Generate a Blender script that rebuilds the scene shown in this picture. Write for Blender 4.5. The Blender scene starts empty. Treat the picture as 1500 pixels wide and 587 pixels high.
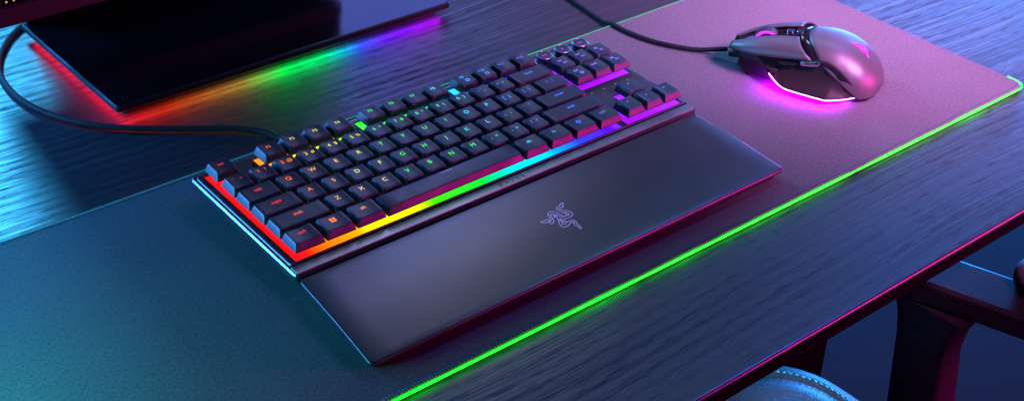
import bpy, bmesh, math, random
from mathutils import Vector, Matrix, noise
random.seed(7)
SC = bpy.context.scene
COL = SC.collection
MM = 0.001
PI = math.pi
R = math.radians
U = 19.05                                   # key pitch, mm

# ------------------------------------------------------------------ helpers
class MB:
    """collects vertices and faces (in mm) and links them as one mesh object"""
    def __init__(s): s.v = []; s.f = []; s.mi = []
    def add(s, vs, fs, mi=0):
        o = len(s.v); s.v += [tuple(v) for v in vs]
        for f in fs: s.f.append(tuple(i + o for i in f)); s.mi.append(mi)
        return s
    def box(s, x0, x1, y0, y1, z0, z1, mi=0):
        v = [(x0,y0,z0),(x1,y0,z0),(x1,y1,z0),(x0,y1,z0),(x0,y0,z1),(x1,y0,z1),(x1,y1,z1),(x0,y1,z1)]
        return s.add(v, [(0,3,2,1),(4,5,6,7),(0,1,5,4),(1,2,6,5),(2,3,7,6),(3,0,4,7)], mi)
    def prism(s, poly, z0, z1, mi=0):
        n = len(poly)
        v = [(x,y,z0) for x,y in poly] + [(x,y,z1) for x,y in poly]
        f = [tuple(range(n-1,-1,-1)), tuple(range(n,2*n))] + [(i,(i+1)%n,n+(i+1)%n,n+i) for i in range(n)]
        return s.add(v, f, mi)
    def loft(s, rings, closed=True, caps=True, mi=0):
        n = len(rings[0]); v = [p for r in rings for p in r]; f = []
        for j in range(len(rings)-1):
            for i in range(n if closed else n-1):
                k = (i+1) % n
                f.append((j*n+i, j*n+k, (j+1)*n+k, (j+1)*n+i))
        if caps and closed:
            f.append(tuple(range(n-1,-1,-1))); o = (len(rings)-1)*n; f.append(tuple(o+i for i in range(n)))
        return s.add(v, f, mi)
    def tube(s, pts, r, n=8, closed=False, mi=0):
        pts = [Vector(p) for p in pts]; m = len(pts); rings = []
        t0 = None
        for i in range(m):
            a = pts[i-1] if (i > 0 or closed) else pts[i]
            b = pts[(i+1) % m] if (i < m-1 or closed) else pts[i]
            t = (b-a).normalized()
            if t0 is None:
                up = Vector((0,0,1)) if abs(t.z) < .9 else Vector((1,0,0))
                nx = t.cross(up).normalized()
            else:
                nx = (nx - t*nx.dot(t)).normalized()
            t0 = t; ny = t.cross(nx)
            rr = r[i] if isinstance(r, (list, tuple)) else r
            rings.append([pts[i] + nx*(rr*math.cos(2*PI*k/n)) + ny*(rr*math.sin(2*PI*k/n)) for k in range(n)])
        if closed: rings.append(rings[0]); return s.loft(rings, True, False, mi)
        return s.loft(rings, True, True, mi)
    def build(s, name, mats, parent=None, smooth=False, bevel=0, seg=2, weld=False, solid=0, sub=0, angle=40):
        me = bpy.data.meshes.new(name)
        me.from_pydata([(x*MM,y*MM,z*MM) for x,y,z in s.v], [], s.f)
        if not isinstance(mats, (list, tuple)): mats = [mats]
        for m in mats: me.materials.append(m)
        for p, i in zip(me.polygons, s.mi): p.material_index = i
        bm = bmesh.new(); bm.from_mesh(me)
        if weld: bmesh.ops.remove_doubles(bm, verts=bm.verts, dist=1e-6)
        bmesh.ops.recalc_face_normals(bm, faces=bm.faces)
        bm.to_mesh(me); bm.free()
        if smooth:
            for p in me.polygons: p.use_smooth = True
            if smooth == 'angle': me.set_sharp_from_angle(angle=R(angle))
        o = bpy.data.objects.new(name, me); COL.objects.link(o)
        if parent: o.parent = parent
        if solid:
            md = o.modifiers.new('s','SOLIDIFY'); md.thickness = solid*MM; md.offset = -1
        if sub:
            md = o.modifiers.new('u','SUBSURF'); md.levels = sub; md.render_levels = sub
        if bevel:
            md = o.modifiers.new('b','BEVEL'); md.width = bevel*MM; md.segments = seg; md.limit_method = 'ANGLE'; md.angle_limit = R(35)
        return o

def tag(o, label=None, cat=None, group=None, kind=None):
    for k, v in (('label',label),('category',cat),('group',group),('kind',kind)):
        if v: o[k] = v
    return o
def empty(name, loc=(0,0,0), rot=(0,0,0)):
    o = bpy.data.objects.new(name, None); COL.objects.link(o)
    o.location = [c*MM for c in loc]; o.rotation_euler = rot; o.empty_display_size = .02
    return o
def rrect(x0, x1, y0, y1, r, n=6):
    pts = []
    for cx, cy, a0 in ((x1-r,y0+r,-90),(x1-r,y1-r,0),(x0+r,y1-r,90),(x0+r,y0+r,180)):
        for i in range(n+1):
            a = R(a0 + 90*i/n); pts.append((cx+r*math.cos(a), cy+r*math.sin(a)))
    return pts
def interp(tab, x):
    if x <= tab[0][0]: return tab[0][1]
    for (a,va),(b,vb) in zip(tab, tab[1:]):
        if x <= b:
            t = (x-a)/(b-a); return va+(vb-va)*t
    return tab[-1][1]
def spline(pts, n=10, closed=False):
    """Catmull-Rom through points"""
    P = [Vector(p) for p in pts]; m = len(P); out = []
    rng = range(m if closed else m-1)
    for i in rng:
        p1, p2 = P[i], P[(i+1)%m]
        p0 = P[i-1] if (i > 0 or closed) else p1*2-p2
        p3 = P[(i+2)%m] if (i < m-2 or closed) else p2*2-p1
        for k in range(n):
            t = k/n
            out.append(0.5*((2*p1)+(p2-p0)*t+(2*p0-5*p1+4*p2-p3)*t*t+(3*p1-p0-3*p2+p3)*t**3))
    if not closed: out.append(P[-1])
    return out
_font_tmp = {}
def text_mesh(body, size, extrude=0):
    """flat lettering as lists of verts (mm) and faces, centred"""
    key = (body, size)
    if key in _font_tmp: return _font_tmp[key]
    c = bpy.data.curves.new('lettering', 'FONT'); c.body = body; c.size = size; c.align_x = 'CENTER'; c.align_y = 'CENTER'
    c.resolution_u = 3
    o = bpy.data.objects.new('lettering', c); COL.objects.link(o)
    dg = bpy.context.evaluated_depsgraph_get(); dg.update()
    me = bpy.data.meshes.new_from_object(o.evaluated_get(dg))
    v = [tuple(q.co) for q in me.vertices]; f = [tuple(p.vertices) for p in me.polygons]
    bpy.data.objects.remove(o); bpy.data.curves.remove(c); bpy.data.meshes.remove(me)
    _font_tmp[key] = (v, f)
    return v, f

# ------------------------------------------------------------------ materials
class NT:
    def __init__(s, name):
        s.m = bpy.data.materials.new(name); s.m.use_nodes = True
        s.t = s.m.node_tree; s.b = s.t.nodes['Principled BSDF']
    def n(s, typ, **kw):
        q = s.t.nodes.new(typ)
        for k, v in kw.items():
            if k.startswith('_'): setattr(q, k[1:], v)
            else: q.inputs[k.replace('__',' ')].default_value = v
        return q
    def l(s, a, b): s.t.links.new(a, b); return s
    def ramp(s, stops, fac, interp='LINEAR'):
        q = s.t.nodes.new('ShaderNodeValToRGB'); q.color_ramp.interpolation = interp
        e = q.color_ramp.elements
        while len(e) > len(stops): e.remove(e[-1])
        while len(e) < len(stops): e.new(1)
        for el, (p, c) in zip(e, stops):
            el.position = p; el.color = (*c, 1) if len(c) == 3 else c
        s.l(fac, q.inputs[0]); return q
    def set(s, **kw):
        for k, v in kw.items():
            k = k.replace('__',' ')
            s.b.inputs[k].default_value = (*v, 1) if isinstance(v, tuple) and len(v) == 3 else v
        return s
def plastic(name, col, rough=.4, spec=.5, metal=0, bump=0, scale=900, coat=0, var=.25):
    q = NT(name); q.set(Base__Color=col, Roughness=rough, Metallic=metal, Coat__Weight=coat)
    q.b.inputs['Specular IOR Level'].default_value = spec
    tc = q.n('ShaderNodeTexCoord')
    nz = q.n('ShaderNodeTexNoise', Scale=scale, Detail=2.0); q.l(tc.outputs['Object'], nz.inputs['Vector'])
    n2 = q.n('ShaderNodeTexNoise', Scale=38.0, Detail=5.0); q.l(tc.outputs['Object'], n2.inputs['Vector'])
    mr = q.n('ShaderNodeMapRange'); mr.inputs[1].default_value=.3; mr.inputs[2].default_value=.7
    mr.inputs[3].default_value = rough*(1-var*.5); mr.inputs[4].default_value = rough*(1+var*.5)
    q.l(n2.outputs[0], mr.inputs[0]); q.l(mr.outputs[0], q.b.inputs['Roughness'])
    if bump:
        b = q.n('ShaderNodeBump', Strength=bump, Distance=.0003); q.l(nz.outputs[0], b.inputs['Height']); q.l(b.outputs[0], q.b.inputs['Normal'])
    return q.m
def glow(name, col, strength):
    q = NT(name); q.set(Base__Color=(.02,.02,.02), Emission__Color=col, Emission__Strength=strength); return q.m
def pipe_glow(name, col, strength):
    q = NT(name); q.set(Base__Color=(.02,.03,.02), Emission__Color=col)
    tc = q.n('ShaderNodeTexCoord'); nz = q.n('ShaderNodeTexNoise', Scale=26.0, Detail=3.0); q.l(tc.outputs['Object'], nz.inputs['Vector'])
    mr = q.n('ShaderNodeMapRange'); mr.inputs[1].default_value=.3; mr.inputs[2].default_value=.7; mr.inputs[3].default_value=strength*.12; mr.inputs[4].default_value=strength*1.7
    q.l(nz.outputs[0], mr.inputs[0]); q.l(mr.outputs[0], q.b.inputs['Emission Strength']); return q.m
def ramp_glow(name, stops, x0, x1, strength, axis='X', interp='LINEAR'):
    """a light strip whose diodes change colour along its length"""
    q = NT(name); q.set(Base__Color=(.02,.02,.02), Emission__Strength=strength)
    tc = q.n('ShaderNodeTexCoord'); sp = q.n('ShaderNodeSeparateXYZ'); q.l(tc.outputs['Object'], sp.inputs[0])
    mr = q.n('ShaderNodeMapRange'); mr.inputs[1].default_value=x0*MM; mr.inputs[2].default_value=x1*MM
    q.l(sp.outputs[axis], mr.inputs[0])
    rp = q.ramp([((p-x0)/(x1-x0), c) for p, c in stops], mr.outputs[0], interp); q.l(rp.outputs[0], q.b.inputs['Emission Color'])
    return q.m

# colours of the keyboard's lighting along its width (mm)
RAINBOW = [(-5,(1,.0,.0)),(12,(1,.004,0)),(26,(1,.10,0)),(50,(1,.22,0)),(60,(1,.5,0)),(82,(.9,.8,0)),(98,(.55,.95,0)),
           (112,(.03,1,0)),(155,(0,1,.02)),(172,(0,.9,.25)),(188,(0,.8,.75)),(205,(0,.55,1)),(224,(.0,.2,1)),(245,(.01,.03,1)),(275,(.05,.0,.9)),(292,(.18,0,.7)),(350,(.24,0,.75))]
def rainbow(x):
    for (a,ca),(b,cb) in zip(RAINBOW, RAINBOW[1:]):
        if x <= b:
            t = max(0,(x-a)/(b-a)); return tuple(p+(q-p)*t for p,q in zip(ca,cb))
    return RAINBOW[-1][1]

def wood_material():
    q = NT('dark_stained_oak'); q.b.inputs['Specular IOR Level'].default_value = .42
    tc = q.n('ShaderNodeTexCoord')
    mp = q.n('ShaderNodeMapping'); q.l(tc.outputs['Object'], mp.inputs[0])
    # cathedral figure: growth rings cut at a flat angle, wandering
    wn = q.n('ShaderNodeTexNoise', Scale=1.0, Detail=1.0, Roughness=.4)
    mw = q.n('ShaderNodeMapping'); mw.inputs['Scale'].default_value = (2.0, 4.5, 1); q.l(tc.outputs['Object'], mw.inputs[0]); q.l(mw.outputs[0], wn.inputs['Vector'])
    sub = q.n('ShaderNodeMath', _operation='MULTIPLY_ADD'); sub.inputs[1].default_value=.06; q.l(wn.outputs[0], sub.inputs[0])
    sp = q.n('ShaderNodeSeparateXYZ'); q.l(tc.outputs['Object'], sp.inputs[0]); q.l(sp.outputs['Y'], sub.inputs[2])
    fr = q.n('ShaderNodeMath', _operation='MULTIPLY'); fr.inputs[1].default_value = 2*PI/.0105; q.l(sub.outputs[0], fr.inputs[0])
    sn = q.n('ShaderNodeMath', _operation='SINE'); q.l(fr.outputs[0], sn.inputs[0])
    ring = q.n('ShaderNodeMapRange'); ring.inputs[1].default_value=-1; ring.inputs[2].default_value=1; q.l(sn.outputs[0], ring.inputs[0])
    # pores: short dashes stretched along the grain, denser in the early wood
    mpz = q.n('ShaderNodeMapping'); mpz.inputs['Scale'].default_value = (42, 2300, 1); q.l(tc.outputs['Object'], mpz.inputs[0])
    # let pores follow the wandering
    cmb = q.n('ShaderNodeCombineXYZ'); q.l(sp.outputs['X'], cmb.inputs[0]); q.l(sub.outputs[0], cmb.inputs[1]); q.l(cmb.outputs[0], mpz.inputs[0])
    pn = q.n('ShaderNodeTexNoise', Scale=1.0, Detail=1.0, Roughness=.5); q.l(mpz.outputs[0], pn.inputs['Vector'])
    pr = q.n('ShaderNodeMath', _operation='MULTIPLY_ADD'); pr.inputs[1].default_value=.15; q.l(ring.outputs[0], pr.inputs[0]); q.l(pn.outputs[0], pr.inputs[2])
    dn = q.n('ShaderNodeTexNoise', Scale=1.0, Detail=2.0); md_ = q.n('ShaderNodeMapping'); md_.inputs['Scale'].default_value = (3.2, 26, 1); q.l(cmb.outputs[0], md_.inputs[0]); q.l(md_.outputs[0], dn.inputs['Vector'])
    p2 = q.n('ShaderNodeMath', _operation='MULTIPLY_ADD'); p2.inputs[1].default_value=.30; q.l(dn.outputs[0], p2.inputs[0]); q.l(pr.outputs[0], p2.inputs[2]); pr = p2
    pore = q.ramp([(.785,(0,0,0)),(.85,(1,1,1))], pr.outputs[0])
    # long fine fibres
    mf = q.n('ShaderNodeMapping'); mf.inputs['Scale'].default_value = (4, 620, 1); q.l(cmb.outputs[0], mf.inputs[0])
    fb = q.n('ShaderNodeTexNoise', Scale=1.0, Detail=4.0, Roughness=.65); q.l(mf.outputs[0], fb.inputs['Vector'])
    base = q.ramp([(.42,(.004,.0035,.004)),(.60,(.036,.030,.035))], fb.outputs[0])
    mix = q.n('ShaderNodeMix', _data_type='RGBA'); q.l(pore.outputs[0], mix.inputs[0]); q.l(base.outputs[0], mix.inputs[6]); mix.inputs[7].default_value=(.006,.005,.006,1)
    q.l(mix.outputs[2], q.b.inputs['Base Color'])
    rf = q.n('ShaderNodeMapRange'); rf.inputs[1].default_value=.35; rf.inputs[2].default_value=.65; rf.inputs[3].default_value=WOOD_ROUGH+.22; rf.inputs[4].default_value=WOOD_ROUGH-.03; q.l(fb.outputs[0], rf.inputs[0])
    rr = q.n('ShaderNodeMapRange'); q.l(rf.outputs[0], rr.inputs[3]); rr.inputs[4].default_value=.75; q.l(pore.outputs[0], rr.inputs[0]); q.l(rr.outputs[0], q.b.inputs['Roughness'])
    hh = q.n('ShaderNodeMath', _operation='MULTIPLY_ADD'); hh.inputs[1].default_value=-1.0; q.l(pore.outputs[0], hh.inputs[0])
    h2 = q.n('ShaderNodeMath', _operation='MULTIPLY'); h2.inputs[1].default_value=.12; q.l(fb.outputs[0], h2.inputs[0]); q.l(h2.outputs[0], hh.inputs[2])
    h3 = q.n('ShaderNodeMath', _operation='MULTIPLY_ADD'); h3.inputs[1].default_value=.04; q.l(ring.outputs[0], h3.inputs[0]); q.l(hh.outputs[0], h3.inputs[2])
    bp = q.n('ShaderNodeBump', Strength=.4, Distance=.00005); q.l(h3.outputs[0], bp.inputs['Height']); q.l(bp.outputs[0], q.b.inputs['Normal'])
    return q.m
def cloth_material():
    q = NT('mat_cloth'); q.set(Roughness=.85)
    q.b.inputs['Specular IOR Level'].default_value=.25
    q.set(Sheen__Weight=.0)
    tc = q.n('ShaderNodeTexCoord')
    nz = q.n('ShaderNodeTexNoise', Scale=1100.0, Detail=2.0); q.l(tc.outputs['Object'], nz.inputs['Vector'])
    n2 = q.n('ShaderNodeTexNoise', Scale=420.0, Detail=3.0); q.l(tc.outputs['Object'], n2.inputs['Vector'])
    n3 = q.n('ShaderNodeTexNoise', Scale=9.0, Detail=4.0); q.l(tc.outputs['Object'], n3.inputs['Vector'])
    ad = q.n('ShaderNodeMath', _operation='MULTIPLY_ADD'); ad.inputs[1].default_value=.55; q.l(n2.outputs[0], ad.inputs[0]); q.l(nz.outputs[0], ad.inputs[2])
    a2 = q.n('ShaderNodeMath', _operation='MULTIPLY_ADD'); a2.inputs[1].default_value=.25; q.l(n3.outputs[0], a2.inputs[0]); q.l(ad.outputs[0], a2.inputs[2])
    rp = q.ramp([(.62,(.032,.032,.034)),(1.0,(.085,.083,.087))], a2.outputs[0]); q.l(rp.outputs[0], q.b.inputs['Base Color'])
    bp = q.n('ShaderNodeBump', Strength=.5, Distance=.0004); q.l(ad.outputs[0], bp.inputs['Height']); q.l(bp.outputs[0], q.b.inputs['Normal'])
    return q.m
def leather_material(name, col):
    q = NT(name); q.set(Base__Color=col, Roughness=.42)
    tc = q.n('ShaderNodeTexCoord')
    vz = q.n('ShaderNodeTexVoronoi', Scale=420.0, _feature='DISTANCE_TO_EDGE'); q.l(tc.outputs['Object'], vz.inputs['Vector'])
    rp = q.ramp([(0,(0,0,0)),(.12,(1,1,1))], vz.outputs[0])
    bp = q.n('ShaderNodeBump', Strength=.5, Distance=.0006); q.l(rp.outputs[0], bp.inputs['Height']); q.l(bp.outputs[0], q.b.inputs['Normal'])
    return q.m
def braid_material():
    q = NT('braided_sleeve'); q.set(Base__Color=(.012,.012,.014), Roughness=.6); q.b.inputs['Specular IOR Level'].default_value = .1
    tc = q.n('ShaderNodeTexCoord')
    w = q.n('ShaderNodeTexVoronoi', Scale=900.0); q.l(tc.outputs['Object'], w.inputs['Vector'])
    rp = q.ramp([(0,(.022,.022,.026)),(.6,(.006,.006,.007))], w.outputs['Distance']); q.l(rp.outputs[0], q.b.inputs['Base Color'])
    bp = q.n('ShaderNodeBump', Strength=.8, Distance=.0005, _invert=True); q.l(w.outputs['Distance'], bp.inputs['Height']); q.l(bp.outputs[0], q.b.inputs['Normal'])
    return q.m

WOOD_ROUGH = .30
M = dict(
 wood=wood_material(), cloth=cloth_material(), braid=braid_material(),
 black=plastic('black_lacquer',(.002,.002,.0025),.8,.03),
 edge=plastic('desk_edge_lacquer',(.05,.045,.05),.28,.6),
 case=plastic('matte_black_plastic',(.018,.018,.02),.42,.5,bump=.15,scale=1800),
 casedark=plastic('black_plastic',(.008,.008,.009),.5,.4),
 lip=plastic('brushed_dark_trim',(.22,.24,.25),.36,.6,metal=.85),
 key=plastic('keycap_plastic',(.011,.017,.030),.42,.42,bump=.1,scale=2600),  # black keycaps; the blue light on them is mixed into the base colour
 rest=plastic('soft_black_leatherette',(.020,.0195,.020),.31,.5,bump=.16,scale=1300,var=.10),
 restside=plastic('rest_base_plastic',(.02,.02,.022),.32,.6),
 emblem=plastic('pale_debossed_ink',(.75,.75,.78),.45,.5),
 ink=plastic('dark_ink',(.004,.006,.006),.5,.3),
 stitch=plastic('hem_thread',(.10,.10,.16),.7,.3),
 hem=plastic('hem_binding',(.012,.012,.014),.8,.2),
 shell=plastic('mouse_satin_shell',(.065,.068,.072),.46,.65,metal=.5,bump=.05,scale=2600),
 grip=plastic('mouse_rubber_grip',(.008,.008,.009),.55,.14,bump=.1,scale=2200),
 gloss=plastic('gloss_black',(.006,.006,.007),.08,.6),
 chrome=plastic('polished_metal',(.55,.55,.57),.14,.6,metal=1.0),
 core=plastic('mouse_underbody',(.008,.008,.009),.5,.4),
 basetop=plastic('glossy_black_base',(.004,.004,.005),.13,.16,var=.3),
 basetrim=plastic('anodised_base_rim',(.01,.009,.01),.45,.2),
 bezel=plastic('monitor_bezel',(.010,.009,.010),.5,.3),
 leather=leather_material('seat_leather',(.07,.075,.08)),
 chairdark=plastic('chair_shell',(.012,.011,.012),.5,.4),
 chairmetal=plastic('chair_bracket_paint',(.016,.014,.015),.45,.4,bump=.3,scale=700),
 pad=plastic('armrest_foam',(.10,.10,.105),.6,.3,bump=.2,scale=600),
 thread=plastic('teal_thread',(.12,.62,.50),.6,.3),
 floor=plastic('dark_floor',(.016,.016,.018),.8,.02,var=.02),
 green=pipe_glow('mat_light_pipe',(.0,1.0,.006),9.0),
 greendim=ramp_glow('mat_light_pipe_rear',[(-299,(0,.10,.06)),(90,(0,.12,.05)),(170,(0,.32,.02)),(300,(0,.62,.04)),(610,(.0,.9,.03))],-299,621,1.0),
 plate=ramp_glow('key_backlight',RAINBOW,-5,350,2.6),
 mousestrip=glow('mouse_light_strip',(.60,.16,1.0),14),
 mouseglow=glow('mouse_under_light',(.5,.0,1.0),1100.0),
 mouselogo=glow('mouse_lit_emblem',(.9,.0,.75),1.9),
 wheelglow=glow('wheel_light_ring',(.75,.02,.9),1.3),
)

# ------------------------------------------------------------------ desk (wood top, mat lies on it; mat's upper face is z = 0)
TOP = -3.5
desk = tag(empty('desk',(0,0,-735)), 'dark stained wooden desk with visible grain, under the long cloth mat and keyboard', 'desk')
desk.location = (0,0,0)
mb = MB(); mb.box(-900,1050,-234.5,760,TOP-2.8,TOP)
tt = mb.build('tabletop', M['wood'], desk, bevel=0)
# rounded lacquered front edge, its own strip, butted to the wood
mb = MB()
prof = [(0,0)] + [(-1.9*math.sin(R(a)), -1.9+1.9*math.cos(R(a))) for a in range(0,91,15)] + [(-1.9,-2.2),(-1.2,-2.8),(0,-2.8)]
prof = prof[1:]
mb.loft([[(x,-234.6+dy,TOP-.02+dz) for dy,dz in prof] for x in (-900,1050)])
mb.build('front_edge', M['edge'], desk, smooth='angle')
mb = MB(); mb.box(-900,1050,-226,755,TOP-28,TOP-2.85)
mb.build('apron', M['black'], desk)
mb = MB(); mb.box(940,1000,560,700,-735,TOP-28.05); mb.build('leg', M['black'], desk, bevel=3)
mb = MB(); mb.box(-840,-780,560,700,-735,TOP-28.05); mb.build('leg', M['black'], desk, bevel=3)
mb = MB(); mb.box(400,733,80,480,-735,TOP-28.05); mb.build('drawer_pedestal', M['black'], desk, bevel=4)
mb = MB(); mb.box(940,1000,-200,-120,-735,TOP-28.05); mb.build('leg', M['black'], desk, bevel=3)
mb = MB(); mb.box(-840,-780,-200,-120,-735,TOP-28.05); mb.build('leg', M['black'], desk, bevel=3)

mb = MB(); mb.add([(-6000,-6000,-735),(6000,-6000,-735),(6000,6000,-735),(-6000,6000,-735)],[(0,1,2,3)])
tag(mb.build('floor', M['floor']), kind='structure')

# ------------------------------------------------------------------ mouse mat
MX0,MX1,MY0,MY1 = -299,621,-131,153.5
mat = tag(empty('mouse_mat',(0,0,0)), 'long black cloth mat with glowing green edge, spread on the wooden desk', 'mouse mat')
RC = 11
mb = MB()
def ins(d): return rrect(MX0+d,MX1-d,MY0+d,MY1-d,max(RC-d,1),8)
rings = [[(x,y,TOP+.02) for x,y in ins(1.2)],[(x,y,-.9) for x,y in ins(1.2)],[(x,y,-.25) for x,y in ins(1.35)],[(x,y,0) for x,y in ins(1.9)]]
mb.loft(rings)
mb.build('fabric_top', M['cloth'], mat)
# hem: dark binding just inside the rim, sewn over with a zig-zag thread
def along(path, step):
    out = []; acc = 0
    for i in range(len(path)):
        a = Vector(path[i]); b = Vector(path[(i+1)%len(path)]); L = (b-a).length; d = (b-a).normalized()
        while acc < L: out.append((a+d*acc, d)); acc += step
        acc -= L
    return out
path = [(x,y,0) for x,y in ins(2.2)]
mb = MB()
for p, d in along(path, 2.3):
    if p.x < -180 : continue
    nrm = Vector((d.y,-d.x,0))
    a = p - nrm*1.5 - d*.5; b = p + nrm*.9 + d*.5
    mb.tube([(a.x,a.y,.06),((a.x+b.x)/2,(a.y+b.y)/2,.32),(b.x,b.y,-.05)], .32, 5)
st = mb.build('hem_stitching', M['stitch'], mat, smooth=True)
mb = MB()
lower = [[(x,y,z) for x,y in ins(d)] for d,z in ((1.15,TOP+.1),(.2,TOP+.1),(-.1,TOP+.5),(.2,-2.4),(1.15,-2.3))]
mb.loft(lower, True, False)
mb.build('hem_binding', M['hem'], mat)
# light pipe: runs along the back, the front, and round the two front corners
pipe = ins(-.35)
front = [p for p in pipe if p[1] < MY0+14]
n8 = 9
seq = pipe[:]                              # starts at front right corner arc (bottom to right side)
arc_fr = seq[0:n8]; arc_br = seq[n8:2*n8]; arc_bl = seq[2*n8:3*n8]; arc_fl = seq[3*n8:4*n8]
line = [(MX1+.35, MY0+RC+7)] + arc_fr[::-1]
pts = list(line) + [(MX1-RC-i*12, MY0-.35) for i in range(1,70)] + arc_fl[::-1]
mb = MB(); mb.tube([(x,y,-1.15) for x,y in pts], .75, 8)
mb.build('light_pipe', M['green'], mat, smooth=True)
mb = MB(); mb.tube([(x,MY1+.2,-1.5) for x in range(int(MX0)+12,int(MX1)-20,12)], 1.1, 8)
mb.build('light_pipe', M['greendim'], mat, smooth=True)

# ------------------------------------------------------------------ keyboard
KZ = 20.0
kb = tag(empty('keyboard',(0,0,KZ),(R(2.0),0,0)), 'compact black keyboard without number pad, rainbow lights under its keys, on the mat', 'keyboard')
PZ = -5.5
# lower tray with raised rim line, upper plate with cut-outs
mb = MB(); mb.loft([[(x,y,-14-(y/130)*4) for x,y in rrect(-6,350.5,-12,121.5,4)],
                    [(x,y,-12) for x,y in rrect(-8.2,352.2,-13.5,123.2,4.5)],
                    [(x,y,PZ-2.1) for x,y in rrect(-8.2,352.2,-13.5,123.2,4.5)],
                    [(x,y,PZ-2.1) for x,y in rrect(-6.0,350.0,-11.3,121.0,3)]])
mb.build('case', M['case'], kb, smooth='angle', angle=25)
def rim(name, x0, x1, y0, y1, zb, zt, zi, cut):
    mb = MB(); mb.loft([[(x,y,zb) for x,y in rrect(x0,x1,y0,y1,4.2)],[(x,y,zt-.15) for x,y in rrect(x0+.72,x1-.72,y0+.72,y1-.72,3.6)],
                        [(x,y,zt) for x,y in rrect(x0+.95,x1-.95,y0+.95,y1-.95,3.4)],[(x,y,zt) for x,y in rrect(x0+1.35,x1-1.35,y0+1.35,y1-1.35,3)],
                        [(x,y,zi) for x,y in rrect(x0+1.5,x1-1.5,y0+1.5,y1-1.5,3)]], True, False)
    keep = [f for f in mb.f if sum(mb.v[i][1] for i in f)/len(f) > cut]; mb.f = keep; mb.mi = [0]*len(keep)
    mb.build(name, M['lip'], kb, smooth='angle', angle=25)
rim('case_rim', -8.2,352.2,-13.5,123.2, PZ-2.05, PZ-.5, PZ-2.05, -11.0)
rim('plate_rim', -5.9,349.9,-3.45,121.3, PZ-1.75, PZ+.30, PZ-1.0, -.9)
# holes (mm rectangles) = blocks of keys
G = .175
FY0,FY1 = (5+G)*U,(6+G)*U; FA = 5*U+.4
holes = [(0,15*U,0,5*U),(0,U,FA,FY1),(2*U,6*U,FA,FY1),(6.5*U,10.5*U,FA,FY1),(11*U,15*U,FA,FY1),
         (15.25*U,18.25*U,3*U,5*U),(15.25*U,18.25*U,0,U),(16.25*U,17.25*U,U,2*U)]
e = .2
hx = sorted({round(v,3) for h in holes for v in (h[0]-e,h[1]+e)} | {-4.5,348.5}); hx = [v for v in hx if -4.5 <= v <= 348.5]
hy = sorted({round(v,3) for h in holes for v in (h[2]-e,h[3]+e)} | {-2.0,119.9})
def solid(i,j):
    if not (0 <= i < len(hx)-1 and 0 <= j < len(hy)-1): return False
    cx,cy = (hx[i]+hx[i+1])/2,(hy[j]+hy[j+1])/2
    return not any(h[0]-e<cx<h[1]+e and h[2]-e<cy<h[3]+e for h in holes)
mb = MB(); z1,z0 = PZ+.35,PZ-2.2
for i in range(len(hx)-1):
    for j in range(len(hy)-1):
        if not solid(i,j): continue
        a,b,c,d = hx[i],hx[i+1],hy[j],hy[j+1]
        mb.add([(a,c,z1),(b,c,z1),(b,d,z1),(a,d,z1)],[(0,1,2,3)])
        for di,dj,p,q in ((-1,0,(a,d),(a,c)),(1,0,(b,c),(b,d)),(0,-1,(a,c),(b,c)),(0,1,(b,d),(a,d))):
            if not solid(i+di,j+dj): mb.add([(*p,z0),(*q,z0),(*q,z1),(*p,z1)],[(0,1,2,3)])
mb.build('top_plate', M['case'], kb, weld=True, bevel=.35)
mb = MB(); mb.loft([[(x,y,PZ-1.8) for x,y in rrect(-6.5,350.5,-12.0,-3.9,1.2)],[(x,y,PZ-.2) for x,y in rrect(-6.5,350.5,-12.0,-3.9,1.2)],[(x,y,PZ+.15) for x,y in rrect(-6.2,350.2,-11.7,-4.2,1)]])
mb.build('front_trim', M['lip'], kb)
for n_,(a,b,c,d) in enumerate(holes):
    mb = MB(); mb.box(a-e+.02,b+e-.02,c-e+.02,d+e-.02,PZ-2.3,PZ-1.3)
    mb.build('backlight_panel', M['plate'], kb)
# brand lettering on the trim
mb = MB()
for k,ch in enumerate('RAZER'):
    v,f = text_mesh(ch, 5.2); cx = 161.4+k*5.1
    mb.add([(x*1.05+cx,y-8.5,PZ+.28) for x,y,z in v], f)
mb.build('lettering', M['ink'], kb)
# four small status lights above the arrows
for k in range(4):
    mb = MB(); cx = 298.7+12.6*k
    mb.prism([(cx+.55*math.cos(t*PI/4),49.5+.55*math.sin(t*PI/4)) for t in range(8)],PZ+.36,PZ+.6)
    mb.build('status_light', glow('status_diode',(.5,.45,1.0),.6) if k==0 else bpy.data.materials['status_diode'], kb)
for yy in (15,105):
    for xx in (20,325):
        mb = MB(); mb.prism([(xx+14*math.cos(t*PI/8),yy+4*math.sin(t*PI/8)) for t in range(16)], -KZ+.1-yy*.035, -13)
        mb.build('foot', M['casedark'], kb)

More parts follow.
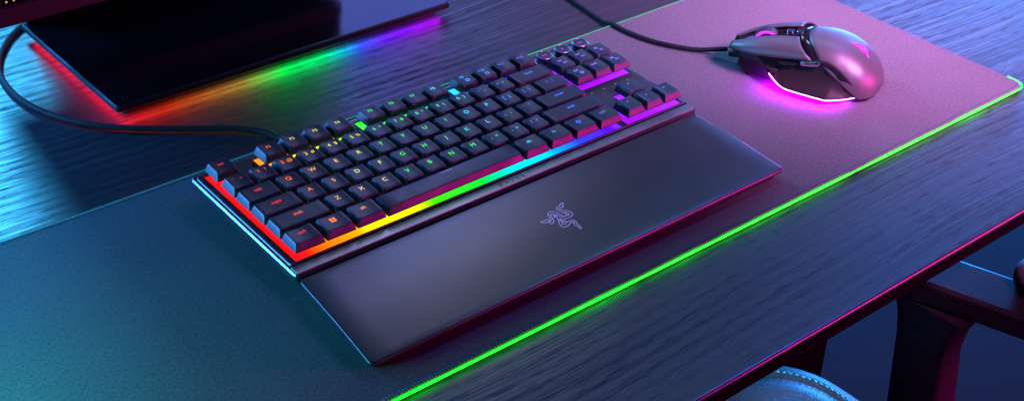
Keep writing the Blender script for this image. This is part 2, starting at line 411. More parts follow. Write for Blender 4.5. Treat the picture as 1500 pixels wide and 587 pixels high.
KH = 5.4
def keytop(x, y, hw, hd, flat):
    t = max(-1,min(1,x/hw)); s = max(-1,min(1,y/hd))
    if flat == 2: return KH-.25 - .25*s*s
    k = .75 if flat == 0 else .35
    sag = t*t if flat == 0 else max(0,(abs(x)-(hw-6.5))/6.5)**2
    return KH + .25*s + k*(sag-.6)
keymeshes = {}
def key_mesh(w, flat):
    kk = (w,flat)
    if kk in keymeshes: return keymeshes[kk]
    W = w*U/2-.52; D = U/2-.55
    tW = W-2.1; tyf = -D+2.3; tyb = D-1.3; cy = (tyf+tyb)/2; tD = (tyb-tyf)/2
    n = 5
    def ring(hx_,y0,y1,r,zf):
        p = rrect(-hx_,hx_,y0,y1,r,n); q = []
        for i in range(len(p)):                       # subdivide long sides so the scooped top is smooth
            a,b = p[i],p[(i+1)%len(p)]; q.append(a)
            if (i%(n+1)) == n:
                m = 8
                for k in range(1,m): q.append((a[0]+(b[0]-a[0])*k/m,a[1]+(b[1]-a[1])*k/m))
        return [(x,y,zf(x,y)) for x,y in q]
    zt = lambda x,y: keytop(x,y-cy,tW,tD,flat)
    rings = [ring(W,-D,D,.9,lambda x,y:-.6), ring(W,-D,D,.9,lambda x,y:0), ring(W-.12,-D+.12,D-.1,.9,lambda x,y:.35)]
    for k in (.5,):
        rings.append(ring(W-2.05*k,-D+2.2*k,D-1.3*k,1.1,lambda x,y:zt(x,y)*k+.2))
    rings.append(ring(tW+.22,tyf-.25,tyb+.15,1.5,lambda x,y:zt(x,y)-.38))
    rings.append(ring(tW+.06,tyf-.07,tyb+.05,1.5,lambda x,y:zt(x,y)-.1))
    rings.append(ring(tW-.2,tyf+.2,tyb-.2,1.4,zt))
    for k in (.8,.6,.4,.2,.03):
        rings.append([(x*k,(y-cy)*k+cy,zt(x*k,(y-cy)*k+cy)) for x,y,z in ring(tW-.2,tyf+.2,tyb-.2,1.4,zt)])
    mb = MB(); mb.loft(rings)
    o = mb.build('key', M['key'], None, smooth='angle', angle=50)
    keymeshes[kk] = (o.data, zt, tW, tD, cy); bpy.data.objects.remove(o)
    return keymeshes[kk]
legmats = {}
def legend_mat(x):
    b = round(x/14)
    if b not in legmats:
        c = rainbow(b*14)
        if b*14 > 205: c = (c[0]*1.5, c[1]+.14, 1.0)
        legmats[b] = glow('legend_light', c, 1.5 if b < 14 else 1.9)
    return legmats[b]
def add_key(x, y, w, items, yoff=None):
    """items: list of (text, dx, size); x,y in key units of the lower left corner"""
    cx = (x+w/2)*U; cy_ = y*U+U/2
    flat = 2 if w > 4 else (1 if w >= 1.5 else 0)
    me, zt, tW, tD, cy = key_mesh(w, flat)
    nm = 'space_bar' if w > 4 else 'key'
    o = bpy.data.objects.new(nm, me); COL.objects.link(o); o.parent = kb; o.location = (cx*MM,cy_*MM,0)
    o.rotation_euler = [random.uniform(-.011,.011) for _ in range(2)]+[random.uniform(-.006,.006)]
    if items:
        mb = MB()
        for it in items:
            body, dx, size = it[:3]; dy = it[3] if len(it) > 3 else 0
            if body == 'WIN':
                for sx in (-1,1):
                    for sy in (-1,1):
                        v = [(dx+sx*1.15+a*.95, cy+1.6+sy*1.15+b*.95) for a,b in ((-1,-1),(1,-1),(1,1),(-1,1))]
                        mb.add([(p,q,zt(p,q)+.12) for p,q in v],[(0,1,2,3)])
                continue
            if body == 'DOT':
                v = [(dx+size*math.cos(k*PI/6),cy+dy+size*math.sin(k*PI/6)) for k in range(12)]
                mb.add([(p,q,zt(p,q)+.12) for p,q in v],[tuple(range(12))]); continue
            if body == 'RING':
                v = [(dx+rr*math.cos(k*PI/8),cy+dy+rr*math.sin(k*PI/8)) for rr in (size,size*.62) for k in range(16)]
                mb.add([(p,q,zt(p,q)+.12) for p,q in v],[(k,(k+1)%16,16+(k+1)%16,16+k) for k in range(16)]); continue
            v,f = text_mesh(body, size)
            mb.add([(p+dx,q+cy+1.9+dy,zt(max(-tW,min(tW,p+dx)),q+cy+1.9+dy)+.12) for p,q,_ in v], f)
        mb.build('legend', legend_mat(cx), o)
    return o
L = 5.4; S_ = 4.2
def two(a,b): return [(a,-2.6,5.0),(b,2.7,4.4)]
FR = 5+G
add_key(0,FR,1,[('esc',0,3.6)])
for i in range(12):
    x = 2+i if i < 4 else (6.5+i-4 if i < 8 else 11+i-8)
    it = [('F%d'%(i+1),0,4.0)]
    if i in (8,9): it = [('F%d'%(i+1),-.3,4.0,.9),('RING',1.6,1.7,-2.2)]
    add_key(x,FR,1,it)
for i,(a,b) in enumerate(zip('`1234567890-=','~!@#$%^&*()_+')): add_key(i,4,1,two(a,b))
add_key(13,4,2,[('back',-.5,4.2)])
add_key(0,3,1.5,[('tab',0,S_)])
for i,a in enumerate('QWERTYUIOP'): add_key(1.5+i,3,1,[(a,0,L)])
add_key(11.5,3,1,two('[','{')); add_key(12.5,3,1,two(']','}')); add_key(13.5,3,1.5,two('\\','|'))
add_key(0,2,1.75,[('caps',0,S_)])
for i,a in enumerate('ASDFGHJKL'): add_key(1.75+i,2,1,[(a,0,L)])
add_key(10.75,2,1,two(';',':')); add_key(11.75,2,1,two("'",'"')); add_key(12.75,2,2.25,[('enter',0,S_)])
add_key(0,1,2.25,[('shift',0,S_)])
for i,a in enumerate('ZXCVBNM'): add_key(2.25+i,1,1,[(a,0,L)])
add_key(9.25,1,1,two(',','<')); add_key(10.25,1,1,two('.','>')); add_key(11.25,1,1,two('/','?')); add_key(12.25,1,2.75,[('shift',0,S_)])
add_key(0,0,1.25,[('ctrl',0,S_)]); add_key(1.25,0,1.25,[('WIN',0,1)]); add_key(2.5,0,1.25,[('alt',0,S_)])
sp = add_key(3.75,0,6.25,[])
mb = MB(); mb.box(-5,5,5.6,6.1,KH-.55,KH-.28); mb.build('raised_mark', M['lip'], sp)
add_key(10,0,1.25,[('alt',0,S_)]); add_key(11.25,0,1.25,[('fn',0,S_)]); add_key(12.5,0,1.25,[('RING',0,1.9,1.7)]); add_key(13.75,0,1.25,[('ctrl',0,S_)])
for i,(a,b) in enumerate((('ins','prt'),('hm','scr'),('pg','up'))): add_key(15.25+i,4,1,[(a,-1.4,4.0,1.0),(b,1.4,3.6,-2.8)])
for i,(a,b) in enumerate((('del','RING'),('end',None),('pg','dn'))):
    it = [(a,-1.2,4.0,1.0)]
    if b == 'RING': it.append(('RING',1.6,1.7,-1.6))
    elif b: it.append((b,1.4,3.6,-2.8))
    add_key(15.25+i,3,1,it)
add_key(16.25,1,1,[('^',0,4.5)]); add_key(15.25,0,1,[('<',0,4)]); add_key(16.25,0,1,[('v',0,4)]); add_key(17.25,0,1,[('>',0,4)])
# three round media buttons
for i,sym in enumerate(('<<','>','>>')):
    cx, cy = 15.75*U+i*U, 5.675*U
    r1 = 6.4
    def circ(r,z): return [(r*math.cos(2*PI*k/32),r*math.sin(2*PI*k/32),z) for k in range(32)]
    mb = MB(); mb.loft([circ(6.0,PZ+.2-PZ-5.2),circ(6.0,PZ+4.4),circ(6.9,PZ+6.0),circ(6.9,PZ+6.5),circ(6.6,PZ+6.8),circ(5.6,PZ+6.75),circ(5.2,PZ+6.45),circ(2,PZ+6.4),circ(.1,PZ+6.4)])
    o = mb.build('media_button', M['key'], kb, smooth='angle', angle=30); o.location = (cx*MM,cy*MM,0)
    mb = MB(); v,f = text_mesh(sym, 4.6); mb.add([(x,y,PZ+6.52) for x,y,_ in v], f)
    mb.build('icon', M['wheelglow'], o)
    mb = MB(); mb.loft([circ(6.95,PZ+6.2),circ(6.95,PZ+6.55),circ(6.6,PZ+6.92),circ(5.9,PZ+6.92),circ(5.7,PZ+6.7)],True,False); mb.build('rim', M['lip'], o, smooth='angle')
    mb = MB(); mb.loft([circ(7.6,PZ+.36),circ(7.6,PZ+.7),circ(7.2,PZ+.8),circ(6.6,PZ+.8)],True,False)
    mb.build('button_collar', M['lip'], o, smooth='angle')
# cable: leaves the back, sweeps left over the wood and round behind the monitor base
cab = [(84,120,-9),(86,133,-12.5),(86,146,-17),(85,160,-20.5),(79,178,-20.8),(64,194,-20.8),(42,210,-20.8),(19,227,-20.8),(-4,246,-20.8),(-25,272,-20.8),(-39,304,-20.8),(-44.5,338,-20.8),(-41,374,-20.8),(-30,403,-20.8),(-16,425,-20.8),(-3,440,-20.8),(14,452,-20.8),(60,470,-20.8),(150,490,-20.8),(260,520,-20.8)]
inv = Matrix.Rotation(-R(2.0),4,'X')
pts = []
for i,p in enumerate(cab):
    if i < 3: pts.append(Vector(p))
    else:
        w = Vector((p[0],p[1],TOP+2.75 if p[1]>158 else 2.9)); w.z -= KZ; pts.append(inv @ w)
mb = MB(); mb.tube(spline(pts,10), 2.35, 10); mb.build('cable', M['braid'], kb, smooth=True)
mb = MB(); mb.tube([(84,119,-9),(84.6,124,-9.7),(85.4,131,-11.8)], [4.4,4.1,3.2], 12); mb.build('cable_boot', M['casedark'], kb, smooth=True)

# ------------------------------------------------------------------ wrist rest
wr = tag(empty('wrist_rest',(0,0,0)), 'padded black wrist rest with snake emblem, lying in front of the keyboard', 'wrist rest')
WX0,WX1,WYB,WYF = -9.0,345.0,-16.6,-107.5
def wz(y): t = (WYB-y)/(WYB-WYF); return 13.5-4.2*t + 1.2*math.sin(PI*t)
def flare(x,y): return x-8.0*(WYB-y)/(WYB-WYF)*(WX1-x)/(WX1-WX0)      # the left side splays a little towards the front
def wring(d, drop, fz=None):
    p = rrect(WX0+d,WX1-d,WYF+d,WYB-d,3.5,5); q = []
    for i in range(len(p)):
        a,b = p[i],p[(i+1)%len(p)]; q.append(a)
        if i%6 == 5:
            for k in range(1,10): q.append((a[0]+(b[0]-a[0])*k/10,a[1]+(b[1]-a[1])*k/10))
    return [(flare(x,y),y,(wz(y)-drop) if fz is None else fz) for x,y in q]
mb = MB()
rs = [wring(.8,2.9),wring(.1,2.6),wring(0,1.9),wring(.25,.7),wring(.7,.15),wring(1.5,0)]
cxm,cym = (WX0+WX1)/2,(WYB+WYF)/2
last = wring(1.5,0)
for k in (.9,.75,.6,.45,.3,.15,.02):
    rs.append([(cxm+(x-cxm)*k,cym+(y-cym)*k,wz(cym+(y-cym)*k)) for x,y,_ in last])
mb.loft(rs)
mb.build('cushion', M['rest'], wr, smooth='angle', angle=60)
mb = MB(); mb.loft([wring(5.5,0,.1),wring(4.2,0,.9),wring(3.0,3.9),wring(2.4,2.95)])
mb.build('base', M['restside'], wr, smooth='angle', angle=40)
# emblem strokes, in mm on the cushion
EMB = [
 [(182.27,-49.17),(180.00,-49.43),(177.50,-51.35),(175.31,-51.32),(173.74,-52.62),(173.39,-54.83),(174.77,-57.58),(177.09,-59.96),(177.01,-62.04),(175.26,-62.74),(173.46,-61.93),(171.36,-62.04)],
 [(178.78,-53.72),(177.24,-53.31),(175.57,-53.35),(175.40,-54.84),(177.40,-57.09),(179.25,-59.66),(179.44,-62.16),(178.15,-63.96),(175.93,-64.84),(173.10,-64.83),(170.68,-64.38),(168.34,-65.26),(166.42,-66.74),(165.87,-68.43),(167.33,-68.90),(169.84,-67.96)],
 [(182.27,-49.17),(181.54,-50.58),(179.72,-51.93),(178.78,-53.72)],
 [(155.22,-57.48),(157.43,-58.51),(160.06,-57.97),(160.76,-59.03),(160.04,-60.58),(157.16,-60.62),(155.72,-59.43),(155.22,-57.48)],
 [(160.04,-60.58),(159.38,-62.92),(160.58,-63.82),(162.63,-62.53),(164.27,-59.56),(164.95,-56.90),(166.19,-55.18),(167.92,-54.99),(168.35,-57.02),(167.73,-59.52),(166.82,-62.01),(164.89,-65.28),(163.57,-68.57),(164.16,-71.09),(166.91,-71.50),(170.35,-70.43),(173.05,-69.85),(173.55,-71.06),(171.89,-72.64),(172.03,-74.52)],
 [(159.87,-60.77),(161.29,-61.00),(162.79,-58.97),(163.47,-56.32),(165.03,-53.78),(167.22,-52.55),(169.41,-52.91),(170.63,-55.11),(171.57,-57.63),(172.10,-60.47)],
 [(166.53,-66.62),(167.91,-66.82),(169.55,-66.38),(169.84,-67.96),(172.29,-68.23),(174.47,-68.61),(175.03,-70.81),(174.10,-73.26),(173.93,-76.26),(173.03,-78.81),(172.20,-78.19),(172.69,-75.54),(172.03,-74.52)],
 [(167.63,-56.26),(166.34,-59.33),(169.41,-57.60),(169.73,-61.03),(171.95,-60.36)],
 [(168.58,-62.49),(168.63,-64.00),(166.66,-64.83),(167.72,-62.90),(168.58,-62.49)],
 [(173.75,-58.74),(175.55,-59.55),(175.18,-61.41),(172.64,-62.15),(170.66,-62.26)],
]
mb = MB()
for s in EMB:
    sp_ = spline([(x,y,0) for x,y in s], 5)
    L_, R_ = [], []
    for i,p in enumerate(sp_):
        a = sp_[max(0,i-1)]; b = sp_[min(len(sp_)-1,i+1)]; d = (b-a).normalized() if (b-a).length > 1e-6 else Vector((1,0,0)); nrm = Vector((-d.y,d.x,0))
        for q,l in ((p+nrm*.36,L_),(p-nrm*.36,R_)): l.append((q.x,q.y,wz(q.y)+.07))
    mb.loft([L_,R_],False,False)
mb.build('emblem', M['emblem'], wr)

# ------------------------------------------------------------------ mouse
ms = tag(empty('gaming_mouse',(514.7,-65.7,0),(0,0,math.atan2(68,105))), 'grey corded gaming mouse with purple underglow, at the right end of the mat', 'mouse')
def sgp(v,e): return math.copysign(abs(v)**e, v)
WL = [(0,0),(2,13),(5,20),(10,26.5),(18,31.5),(28,34),(42,34),(58,31.5),(70,29.5),(90,25.5),(105,21.5),(116,16.5),(123,11.5),(128,7)]
HT = [(0,9),(2,15),(5,20),(10,26),(18,32.5),(28,38),(38,41.2),(48,42.3),(58,42),(70,41),(85,39),(100,35.5),(112,31),(122,26),(128,23)]
def sm(tab,y): return (interp(tab,y-2.0)+2*interp(tab,y)+interp(tab,y+2.0))/4 if y > 2 else interp(tab,y)
def palm(y,a,inset=0):
    w = sm(WL,y)-inset; h = sm(HT,y)-inset; z0 = 3.0+ (max(0,8-y)*.45)
    x = w*sgp(math.cos(a),.72); z = z0+(h-z0)*sgp(math.sin(a),.72) if math.sin(a)>0 else z0
    return (x,y,z)
def ystrap(a):                      # slanted front boundary of the palm shell, by angle over the back
    t = abs(a-PI/2)/(PI/2); return 65-17*min(1,t/.72)**1.6
A_L = 2.55                          # where the strap meets the left grip
def yleft(a):                       # left arc: from the strap down to the rear of the flange
    t = min(1,(a-A_L)/(PI-A_L)); return ystrap(A_L)-(ystrap(A_L)-17)*t**1.25
def ypalm(a): return ystrap(a) if a <= A_L else yleft(a)
def patch(fn, ua, va):
    return [[fn(u,v) for v in va] for u in ua]
def lin(a,b,n): return [a+(b-a)*i/(n-1) for i in range(n)]
mb = MB()
rows = lin(0,A_L,41)+lin(A_L,PI,18)[1:]
rings = []
for v in lin(0,1,22):
    rings.append([palm((v**1.5)*ypalm(a), a) for a in rows])
mb.loft(rings, False, False)
mb.build('palm_shell', M['shell'], ms, smooth=True, solid=1.4, bevel=0)
# glossy black strap between buttons and palm
mb = MB()
rings = [[palm(ystrap(a)+.5+v*6.2, a, .5+(.3 if v in (0,1) else 0)) for a in lin(.5,A_L,40)] for v in (0,.1,.5,.9,1)]
mb.loft(rings, False, False)
mb.build('gloss_band', M['gloss'], ms, smooth=True, solid=1.2)
# arc strip along the grip
mb = MB()
aa = lin(A_L,PI-.03,24)
mb.loft([[palm(ypalm(a)+.3+v*3.6, a, .7) for a in aa] for v in (0,.5,1)], False, False)
mb.build('grip_trim', M['gloss'], ms, smooth=True, solid=1.0)
# main buttons
ZB = [(40,33.5),(50,32.5),(80,27.5),(110,22.5),(128,19.5)]
def btn(y,b,side,inset=0):
    w = sm(WL,y)+.6-inset; h = sm(HT,y)-inset; zb = interp(ZB,y)
    th = b*PI/2
    return (side*(w*max(0,math.cos(th))**.62), y, zb+(h-zb)*max(0,math.sin(th))**.75)
def ybk(b): return ystrap(PI/2+(1-b)*(A_L-PI/2))+7.0
for side in (-1,1):
    mb = MB(); rings = []
    bs = lin(0,.87,18)
    for v in lin(0,1,26):
        ring = []
        for b in bs:
            y0 = ybk(b); y1 = 127.5-2.5*b - (0 if side < 0 else 2.5)
            ring.append(btn(y0+(y1-y0)*v, b, side))
        rings.append(ring)
    mb.loft(rings, False, False)
    mb.build('main_button', M['shell'], ms, smooth=True, solid=1.6)
# dark spine between the buttons, with two dpi buttons
mb = MB()
mb.loft([[(x,y,sm(HT,y)-dz) for x,dz in ((-7,9),(-7,2.6),(-4,1.9),(4,1.9),(7,2.6),(7,9))] for y in lin(63,124,16)])
mb.build('spine', M['gloss'], ms, smooth='angle')
for y in (72,80):
    mb = MB(); h = sm(HT,y)
    mb.loft([[(x*s,y+yy*s,h+z) for x,yy in rrect(-3,3,-2.8,2.8,1.2,4)] for s,z in ((1,-2.5),(1,-.2),(.85,.3))])
    mb.build('resolution_button', M['chrome'], ms, smooth='angle')
# wheel
wy,wz_,wr_ = 97.5,27.2,11.6
mb = MB()
prof = [(-3.6,9.6),(-3.6,10.8),(-3.0,11.6),(3.0,11.6),(3.6,10.8),(3.6,9.6)]
N = 60; rings = []
for k in range(N):
    t = 2*PI*k/N; g = .45 if k%3==0 else 0
    rings.append([(x,wy+(r-(g if r > 11 else 0))*math.cos(t),wz_+(r-(g if r > 11 else 0))*math.sin(t)) for x,r in prof])
rings.append(rings[0]); mb.loft(rings, True, False)
wh = mb.build('scroll_wheel', M['core'], ms, smooth='angle')
for x in (-3.7,3.7):
    mb = MB(); mb.loft([[(x+dx,wy+r*math.cos(2*PI*k/48),wz_+r*math.sin(2*PI*k/48)) for k in range(48)] for r,dx in ((10.7,0),(9.9,math.copysign(.35,x)),(8.4,math.copysign(.35,x)),(8.0,0))], True, False)
    mb.build('light_ring', M['wheelglow'], wh, smooth='angle')
mb = MB(); mb.loft([[(x,wy+8.6*math.cos(2*PI*k/32),wz_+8.6*math.sin(2*PI*k/32)) for k in range(32)] for x in (-3.3,3.3)]); mb.build('hub', M['core'], wh, smooth='angle')
# underbody
mb = MB(); rings = []
for y in (10,16,25,36,45,52,56,60,70,95,112,118):
    zt_ = interp(ZB,y)+1.0 if y > 56 else 99; z0 = 1.0 if 12 < y < 115 else 4
    ring = [(x*.9,y,min(z,zt_)) for x,_,z in (palm(y,a,4.5) for a in lin(.12,PI-.12,26))]
    w = ring[0][0]; rings.append(ring+[(-w,y,z0+2),(-w+3,y,z0),(w-3,y,z0),(w,y,z0+2)])
mb.loft(rings); mb.build('underbody', M['core'], ms, smooth='angle', angle=25)
for y0,y1 in ((10,20),(104,112)):
    mb = MB(); mb.prism([(13*math.cos(t*PI/10),(y0+y1)/2+5*math.sin(t*PI/10)) for t in range(20)],.05,1.5); mb.build('glide_pad', M['casedark'], ms)
# left thumb panel with flared rest
def ucurve(s):       # upper edge, rear (0) to front (1)
    P = [(-25.5,17.6,5.2),(-31.5,22,14),(-33.2,29,22),(-32.2,37,28),(-30.2,46,31.2),(-28.6,56,30),(-26.5,70,27.2),(-23.5,88,24),(-20.5,102,21.5)]
    return P
def fcurve():
    return [(-26,16.6,4.4),(-36,28,5.0),(-43.8,41,5.6),(-43.6,47,5.8),(-42.0,58,6.2),(-40.2,68,6.6),(-38.0,76.5,7.2),(-33.5,83,9.0),(-29.0,90,13.5)]
uc = spline(ucurve(0),6); fc = spline(fcurve(),6)
mb = MB(); rings = []
for u_,f_ in zip(uc,fc):
    ring = []
    m = Vector((max(u_.x,f_.x)+ (2.6 if u_.y>24 else .6),(u_.y+f_.y)/2,f_.z+(u_.z-f_.z)*.36))
    for t in lin(0,1,14):
        ring.append(u_*(1-t)**2 + m*2*t*(1-t) + f_*t*t)
    rings.append(ring)
mb.loft(rings, False, False); mb.build('thumb_grip', M['grip'], ms, smooth=True, solid=1.2)
mb = MB(); mb.tube([(p.x-.15,p.y,p.z-.5) for p in fc[2:]], .42, 8); mb.build('light_strip', M['mousestrip'], ms, smooth=True)
# hidden diodes that throw the purple pool under the flange
mb = MB(); pts_ = [fc[i] for i in range(6,len(fc)-2,2)]
mb.loft([[(p.x+.7,p.y,max(2.2,p.z-2.4)) for p in pts_],[(p.x+4.2,p.y,max(2.6,p.z-2.2)) for p in pts_]], False, False)
mb.build('underglow_diodes', M['mouseglow'], ms)
# right flank
mb = MB()
ur = [(31,50,31),(30,60,29.5),(27,75,27),(24,92,23.5),(19,108,21)]
fr = [(33,40,3.5),(32,60,3.5),(29,78,3.5),(27,94,4.5),(22,108,8)]
mb.loft([[tuple(u*(1-t)+f*t-(2.5*math.sin(PI*t) if k==0 else 0) for k,(u,f) in enumerate(zip(a,b))) for t in lin(0,1,8)] for a,b in zip(ur,fr)], False, False)
mb.build('side_grip', M['grip'], ms, smooth=True, solid=1.2)
# thumb buttons
for ya,yb,mat_ in ((51,67,'chrome'),(69,85,'gloss')):
    mb = MB(); rings=[]
    for y in lin(ya,yb,8):
        x = -interp([(46,31.2),(56,30),(70,27.8),(88,24.5)],y); z = interp([(46,30),(56,28.6),(70,25.6),(88,22.6)],y)
        k = .45 if y in (ya,yb) else 1
        rings.append([(x+1.5,y,z+1.2*k),(x-1.6*k,y,z+.9*k),(x-2.1*k,y,z-1.3*k),(x-1.2*k,y,z-2.9*k),(x+2.5,y,z-3.2*k)])
    mb.loft(rings); mb.build('thumb_button', M[mat_], ms, smooth='angle', angle=60)
mb = MB(); mb.box(-29.5,-26,84,90,13.5,17.5); mb.build('sensitivity_clutch', M['casedark'], ms, bevel=1)
# lit emblem on the palm: same three entwined strokes, small
ex = [p for s in EMB for p in s]; ecx = sum(p[0] for p in ex)/len(ex); ecy = sum(p[1] for p in ex)/len(ex)
def onpalm(x,y):
    lo,hi = .05,PI-.05
    for _ in range(30):
        m_ = (lo+hi)/2
        if palm(y,m_)[0] > x: lo = m_
        else: hi = m_
    p = palm(y,(lo+hi)/2); return Vector((p[0],p[1],p[2]))
mb = MB()
for s in EMB:
    sp_ = spline([(x,y,0) for x,y in s], 3); q = []
    for p in sp_:
        X,Y = (p.x-ecx)*.52,(p.y-ecy)*.52
        w = onpalm(-2-X*.9, 22-Y*1.0); w.z += .15; q.append(w)
    mb.tube(q, .42, 4)
mb.build('emblem', M['mouselogo'], ms)
# cable
inv = ms.matrix_basis.inverted() if False else (Matrix.Translation(Vector((514.7,-65.7,0))) @ Matrix.Rotation(math.atan2(68,105),4,'Z')).inverted()
wpts = [(450.5,48,10),(446,60,6),(440,70,3.4),(432,82,2.9),(421,104,2.9),(415.5,130,2.9),(416,150,2.4),(417,162,-.2),(420,184,-.6),(424,210,-.6),(432,250,-.6),(455,300,-.6),(490,360,-.6),(520,420,-.6)]
q = spline([inv @ Vector(p) for p in wpts],8)
mb = MB(); mb.tube(q, 2.0, 10); mb.build('cable', M['braid'], ms, smooth=True)
mb = MB(); mb.tube([(-2.0,116,13.5),(-1.4,121,12.2),(-.8,127,10.6)], [3.6,3.3,2.7], 12); mb.build('cable_boot', M['casedark'], ms, smooth='angle')

# ------------------------------------------------------------------ monitor standing behind on a flat lit base
mo = tag(empty('monitor',(0,0,0)), 'black monitor on a flat glossy base with rainbow light beneath it, at the back', 'monitor')
BX0,BX1,BY0,BY1 = 2.0,319,256.5,434
mb = MB(); mb.loft([[(x,y,z) for x,y in rrect(BX0+d,BX1-d,BY0+d,BY1-d,2.5,4)] for d,z in ((.6,4.2),(0,4.8),(0,8.6),(.9,9.4))])
b_ = mb.build('base', M['basetrim'], mo, smooth='angle', angle=25)
mb = MB(); mb.loft([[(x,y,z) for x,y in rrect(BX0+d,BX1-d,BY0+d,BY1-d,2.2,4)] for d,z in ((1.4,9.42),(1.9,9.7))])
mb.build('top_panel', M['basetop'], b_)
mb = MB(); mb.loft([[(x,y,z) for x,y in rrect(BX0+9,BX1-9,BY0+9,BY1-9,3,4)] for z in (TOP+.05,4.3)])
mb.build('plinth', M['casedark'], b_)
BASE = [(2,(.7,.004,.02)),(45,(.55,.02,.0)),(80,(.42,.10,.01)),(112,(.36,.22,.03)),(136,(.12,.62,.06)),(150,(.0,1,.08)),(190,(.0,.9,.2)),(212,(.0,.4,.7)),(228,(.03,.08,1)),(255,(.14,.01,1)),(300,(.34,.0,.8)),(319,(.4,0,.7))]
M['basestrip'] = ramp_glow('base_light_strip', BASE, 0, 320, 42.0)
M['basered'] = glow('base_side_light',(.8,.003,.03),26.0)
def strip(name, mat_, x0,x1,y0,y1):
    mb = MB(); mb.box(x0,x1,y0,y1,1.6,4.1); return mb.build(name, mat_, b_)
strip('light_strip', M['basestrip'], BX0+7,BX1-6,BY0+6.6,BY0+8.8)
strip('light_strip', M['basered'], BX0+6.6,BX0+8.8,BY0+10,BY1-6)
SX0,SX1,SY = -44,279,372
mb = MB(); mb.box(SX0,SX1,SY,SY+22,41,330); mb.build('housing', M['bezel'], mo, bevel=2)
mb = MB(); mb.box(SX0,SX1,SY-2.2,SY-.05,40.6,56); bz=mb.build('lower_bezel', M['bezel'], mo, bevel=.8)
mb = MB(); mb.box(SX0+3,SX1-3,SY-.9,SY-.05,57.2,326)
q = NT('monitor_screen'); q.set(Base__Color=(.004,.004,.005), Roughness=.2); mb.build('screen', q.m, mo)
mb = MB(); mb.box(6,277,SY+22.1,SY+61,42,250); mb.box(6,277,SY+53,SY+60.5,9.75,41.9)  # unseen; neck widened to block lamp reflections in the base top
mb.build('neck_light_block', M['black'], mo, bevel=2)
# a row of tiny amber pixels low on the screen
mb = MB()
for k in range(5): mb.box(-34+6*k,-32.5+6*k,SY-1.15,SY-.95,60.2,61.6)
mb.build('status_icons', glow('amber_pixels',(.9,.55,.2),.8), mo)

# ------------------------------------------------------------------ chair under the front edge
ch = tag(empty('gaming_chair',(280,-330,-735)), 'dark gaming chair with teal stitching and an armrest, pushed under the desk front', 'chair')
off = Vector((280,-330,-735))
class CB(MB):
    def add(s, vs, fs, mi=0): return MB.add(s, [(v[0]-off.x,v[1]-off.y,v[2]-off.z) for v in vs], fs, mi)
def seat_ring(d, z): return [(x,y,z+9) for x,y in rrect(40+d,448-d,-560+d,-44-d,80-d*.5,10)]
mb = CB(); mb.loft([seat_ring(14,-350),seat_ring(2,-330),seat_ring(0,-300),seat_ring(0,-262),seat_ring(2,-251),seat_ring(7,-243),seat_ring(15,-239.5),seat_ring(21,-239.5),seat_ring(23,-241.5),seat_ring(25,-239.3),seat_ring(40,-236),seat_ring(75,-240),seat_ring(120,-252)])
mb.build('seat', M['leather'], ch, smooth=True)
for d,z in ((3.2,-248.8),(18,-238.9)):
    rp = [Vector(p) for p in seat_ring(d,z)]
    mb = CB()
    for p,t in along([(p.x,p.y,p.z) for p in rp], 5.4):
        if p.y > -330 and p.x > 250: mb.tube([p-t*1.9,p,p+t*1.9],[.5,.95,.5],6)
    mb.build('stitching', M['thread'], ch, smooth=True)
mb = CB(); mb.box(80,400,-520,-90,-430,-351); mb.build('seat_pan', M['chairdark'], ch, bevel=8)
mb = CB(); mb.loft([[(x+270,y-310,z) for x,y in [(28*math.cos(t*PI/10),28*math.sin(t*PI/10)) for t in range(20)]] for z in (-690,-430)]); mb.build('gas_lift', M['chairdark'], ch, smooth='angle')
mb = CB()
for k in range(5):
    t = 2*PI*k/5+.3
    mb.tube([(270,-310,-672),(270+150*math.cos(t),-310+150*math.sin(t),-678),(270+300*math.cos(t),-310+300*math.sin(t),-694)],[26,21,15],8)
mb.build('star_base', M['chairdark'], ch, smooth='angle')
for k in range(5):
    t = 2*PI*k/5+.3; mb = CB(); c = Vector((270+300*math.cos(t),-310+300*math.sin(t),-710))
    mb.tube([c+Vector((-10*math.sin(t),10*math.cos(t),0)),c-Vector((-10*math.sin(t),10*math.cos(t),0))],25,14); mb.build('caster', M['chairdark'], ch, smooth='angle')
mb = CB(); rings=[]
for z,y,w in ((-300,-560,170),(-200,-580,215),(0,-640,230),(250,-720,225),(420,-770,150),(470,-785,90)):
    rings.append([(270+x,y+yy,z) for x,yy in rrect(-w,w,-45,45,40,5)])
mb.loft(rings)
mb.build('backrest', M['leather'], ch, smooth=True)
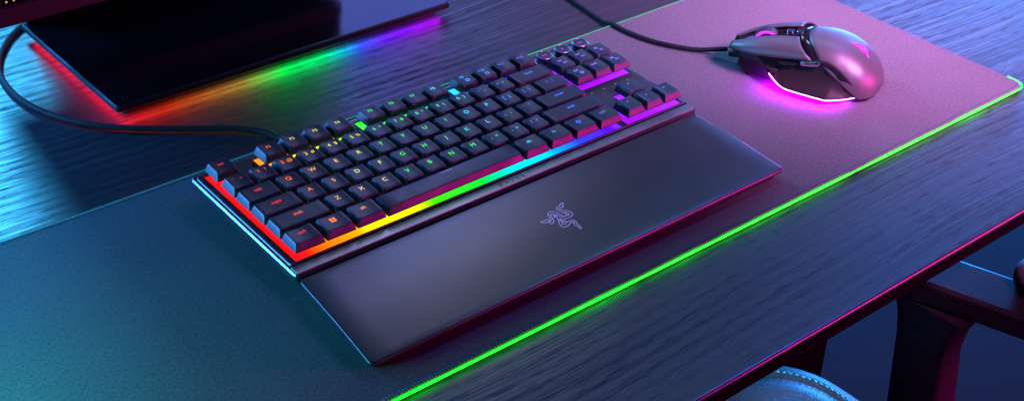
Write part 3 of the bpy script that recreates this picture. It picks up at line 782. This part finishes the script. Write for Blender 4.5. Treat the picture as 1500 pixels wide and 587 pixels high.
# right armrest: post, long bracket, pad
def arm(sx, mirror=False):
    f = (lambda x: 480-x) if mirror else (lambda x: x)
    cb = CB()
    def sec(cx,cy,hw,hd,z): return [(f(x),y,z) for x,y in rrect(cx-hw,cx+hw,cy-hd,cy+hd,7,4)]
    cb.loft([sec(560,-148,20,26,-430),sec(533,-155,19,25,-285),sec(505,-163,17,24,-190),sec(495,-168,17,27,-160),sec(491,-172,20,34,-137)])
    cb.build('arm_post', M['chairmetal'], ch, smooth='angle')
    cb = CB(); d = Vector((.30,-.954,0)); n = Vector((.954,.30,0)); o = Vector((489,-138,0)); pl = []
    for a,b in ((0,-20),(14,-25),(300,-25),(300,25),(14,25),(0,20)):
        q_ = o+d*a+n*b; pl.append((f(q_.x),q_.y))
    cb.prism(pl,-136.9,-116); cb.build('arm_bracket', M['chairmetal'], ch, bevel=4, seg=3)
    cb = CB(); cb.loft([[(f(x),y,z) for x,y in rrect(518+d_,606-d_,-450+d_,-203-d_,26-d_,6)] for d_,z in ((4,-115.9),(0,-112),(0,-104),(4,-99),(10,-97))]); cb.build('arm_pad', M['pad'], ch, smooth='angle', angle=50)
    cb = CB(); cb.box(min(f(380),f(580)),max(f(380),f(580)),-180,-120,-450,-430.1); cb.build('arm_strut', M['chairdark'], ch, bevel=3)
arm(1); arm(-1, True)

# ------------------------------------------------------------------ lamps
def area(name, loc, aim, sx, sy, col, watts, spread=180):
    d = bpy.data.lights.new(name,'AREA'); d.shape='RECTANGLE'; d.size=sx; d.size_y=sy; d.color=col; d.energy=watts; d.spread=R(spread)
    o = bpy.data.objects.new(name, d); COL.objects.link(o); o.location = loc
    v = Vector(aim)-Vector(loc); o.rotation_euler = v.to_track_quat('-Z','Y').to_euler()
    return o
#LIGHTS
area('blue_softbox_rear', (1.22,1.62,1.06), (.28,.2,0), .42,1.0, (.16,.22,1.0), 8)
area('pale_fill_rear', (.92,.98,1.08), (.08,-.07,0), .34,.34, (.62,.64,.76), 2.4)  # added fill, placed for the sheen on wrist rest and key tops
area('blue_softbox_right', (2.3,.85,.56), (.75,0,0), .9,.26, (.14,.30,1.0), 21)
area('blue_fill_overhead', (1.25,.10,1.30), (.2,.0,0), .25,.25, (.06,.13,1.0), 11)  # added fill that turns the key tops bluer
area('teal_fill_overhead', (.95,.30,1.15), (.55,0,0), .3,.3, (.35,.85,1.0), .25, 50)  # added fill for the teal tone on top of the mouse
area('cyan_softbox_rear_left', (.20,1.55,.82), (-.06,.34,0), .25,.5, (.05,.50,1.0), 20, 120)
area('blue_lamp_rear_left', (-.28,.70,.22), (-.16,.38,-.02), .2,.12, (.03,.30,1.0), 2, 70)
area('blue_strip_left', (-.58,.44,.06), (.1,.05,.02), .5,.07, (.07,.32,1.0), 13)
area('teal_lamp_left', (-.33,-.02,.09), (-.22,-.03,0), .12,.08, (.03,.66,.56), .8, 120)
area('magenta_softbox_front', (.95,-1.0,.14), (.25,0,.03), .8,.2, (1.0,.02,.45), 28)
area('pink_lamp_side', (.52,-.55,.62), (.64,.13,0), .25,.25, (.95,.31,.92), 5.6, 44)
area('blue_fill_floor', (2.2,.9,-.1), (1.15,.3,-.735), .5,.5, (.01,.26,1.0), 110)  # added unseen fill that makes the floor blue
area('cyan_fill_chair', (.30,-.42,.0), (.39,-.12,-.25), .08,.08, (.03,.50,1.0), .10, 20)  # added unseen fill, aimed only at the seat bolster
#ENDLIGHTS
w = bpy.data.worlds.new('World'); SC.world = w; w.use_nodes = True
bg = w.node_tree.nodes['Background']; bg.inputs[0].default_value = (.03,.07,1,1); bg.inputs[1].default_value = .04

# ------------------------------------------------------------------ camera
cd = bpy.data.cameras.new('camera'); cam = bpy.data.objects.new('camera', cd); COL.objects.link(cam)
cd.sensor_width = 36; cd.lens = 2033.81/1500*36; cd.clip_start = .02; cd.clip_end = 60
Rm = Matrix(((0.77131219,0.32802266,-0.54541603),(-0.63575737,0.43725855,-0.63609554),(0.02983407,0.8373805,0.54580567)))
cam.matrix_world = Matrix.Translation((-.36266,-.63133,.53227)) @ Rm.to_4x4()
SC.camera = cam
SC.view_settings.view_transform = 'Standard'; SC.view_settings.look = 'None'
SC.view_settings.exposure = -.15; SC.view_settings.gamma = 1
SC.cycles.use_denoising = True
SC.cycles.max_bounces = 6
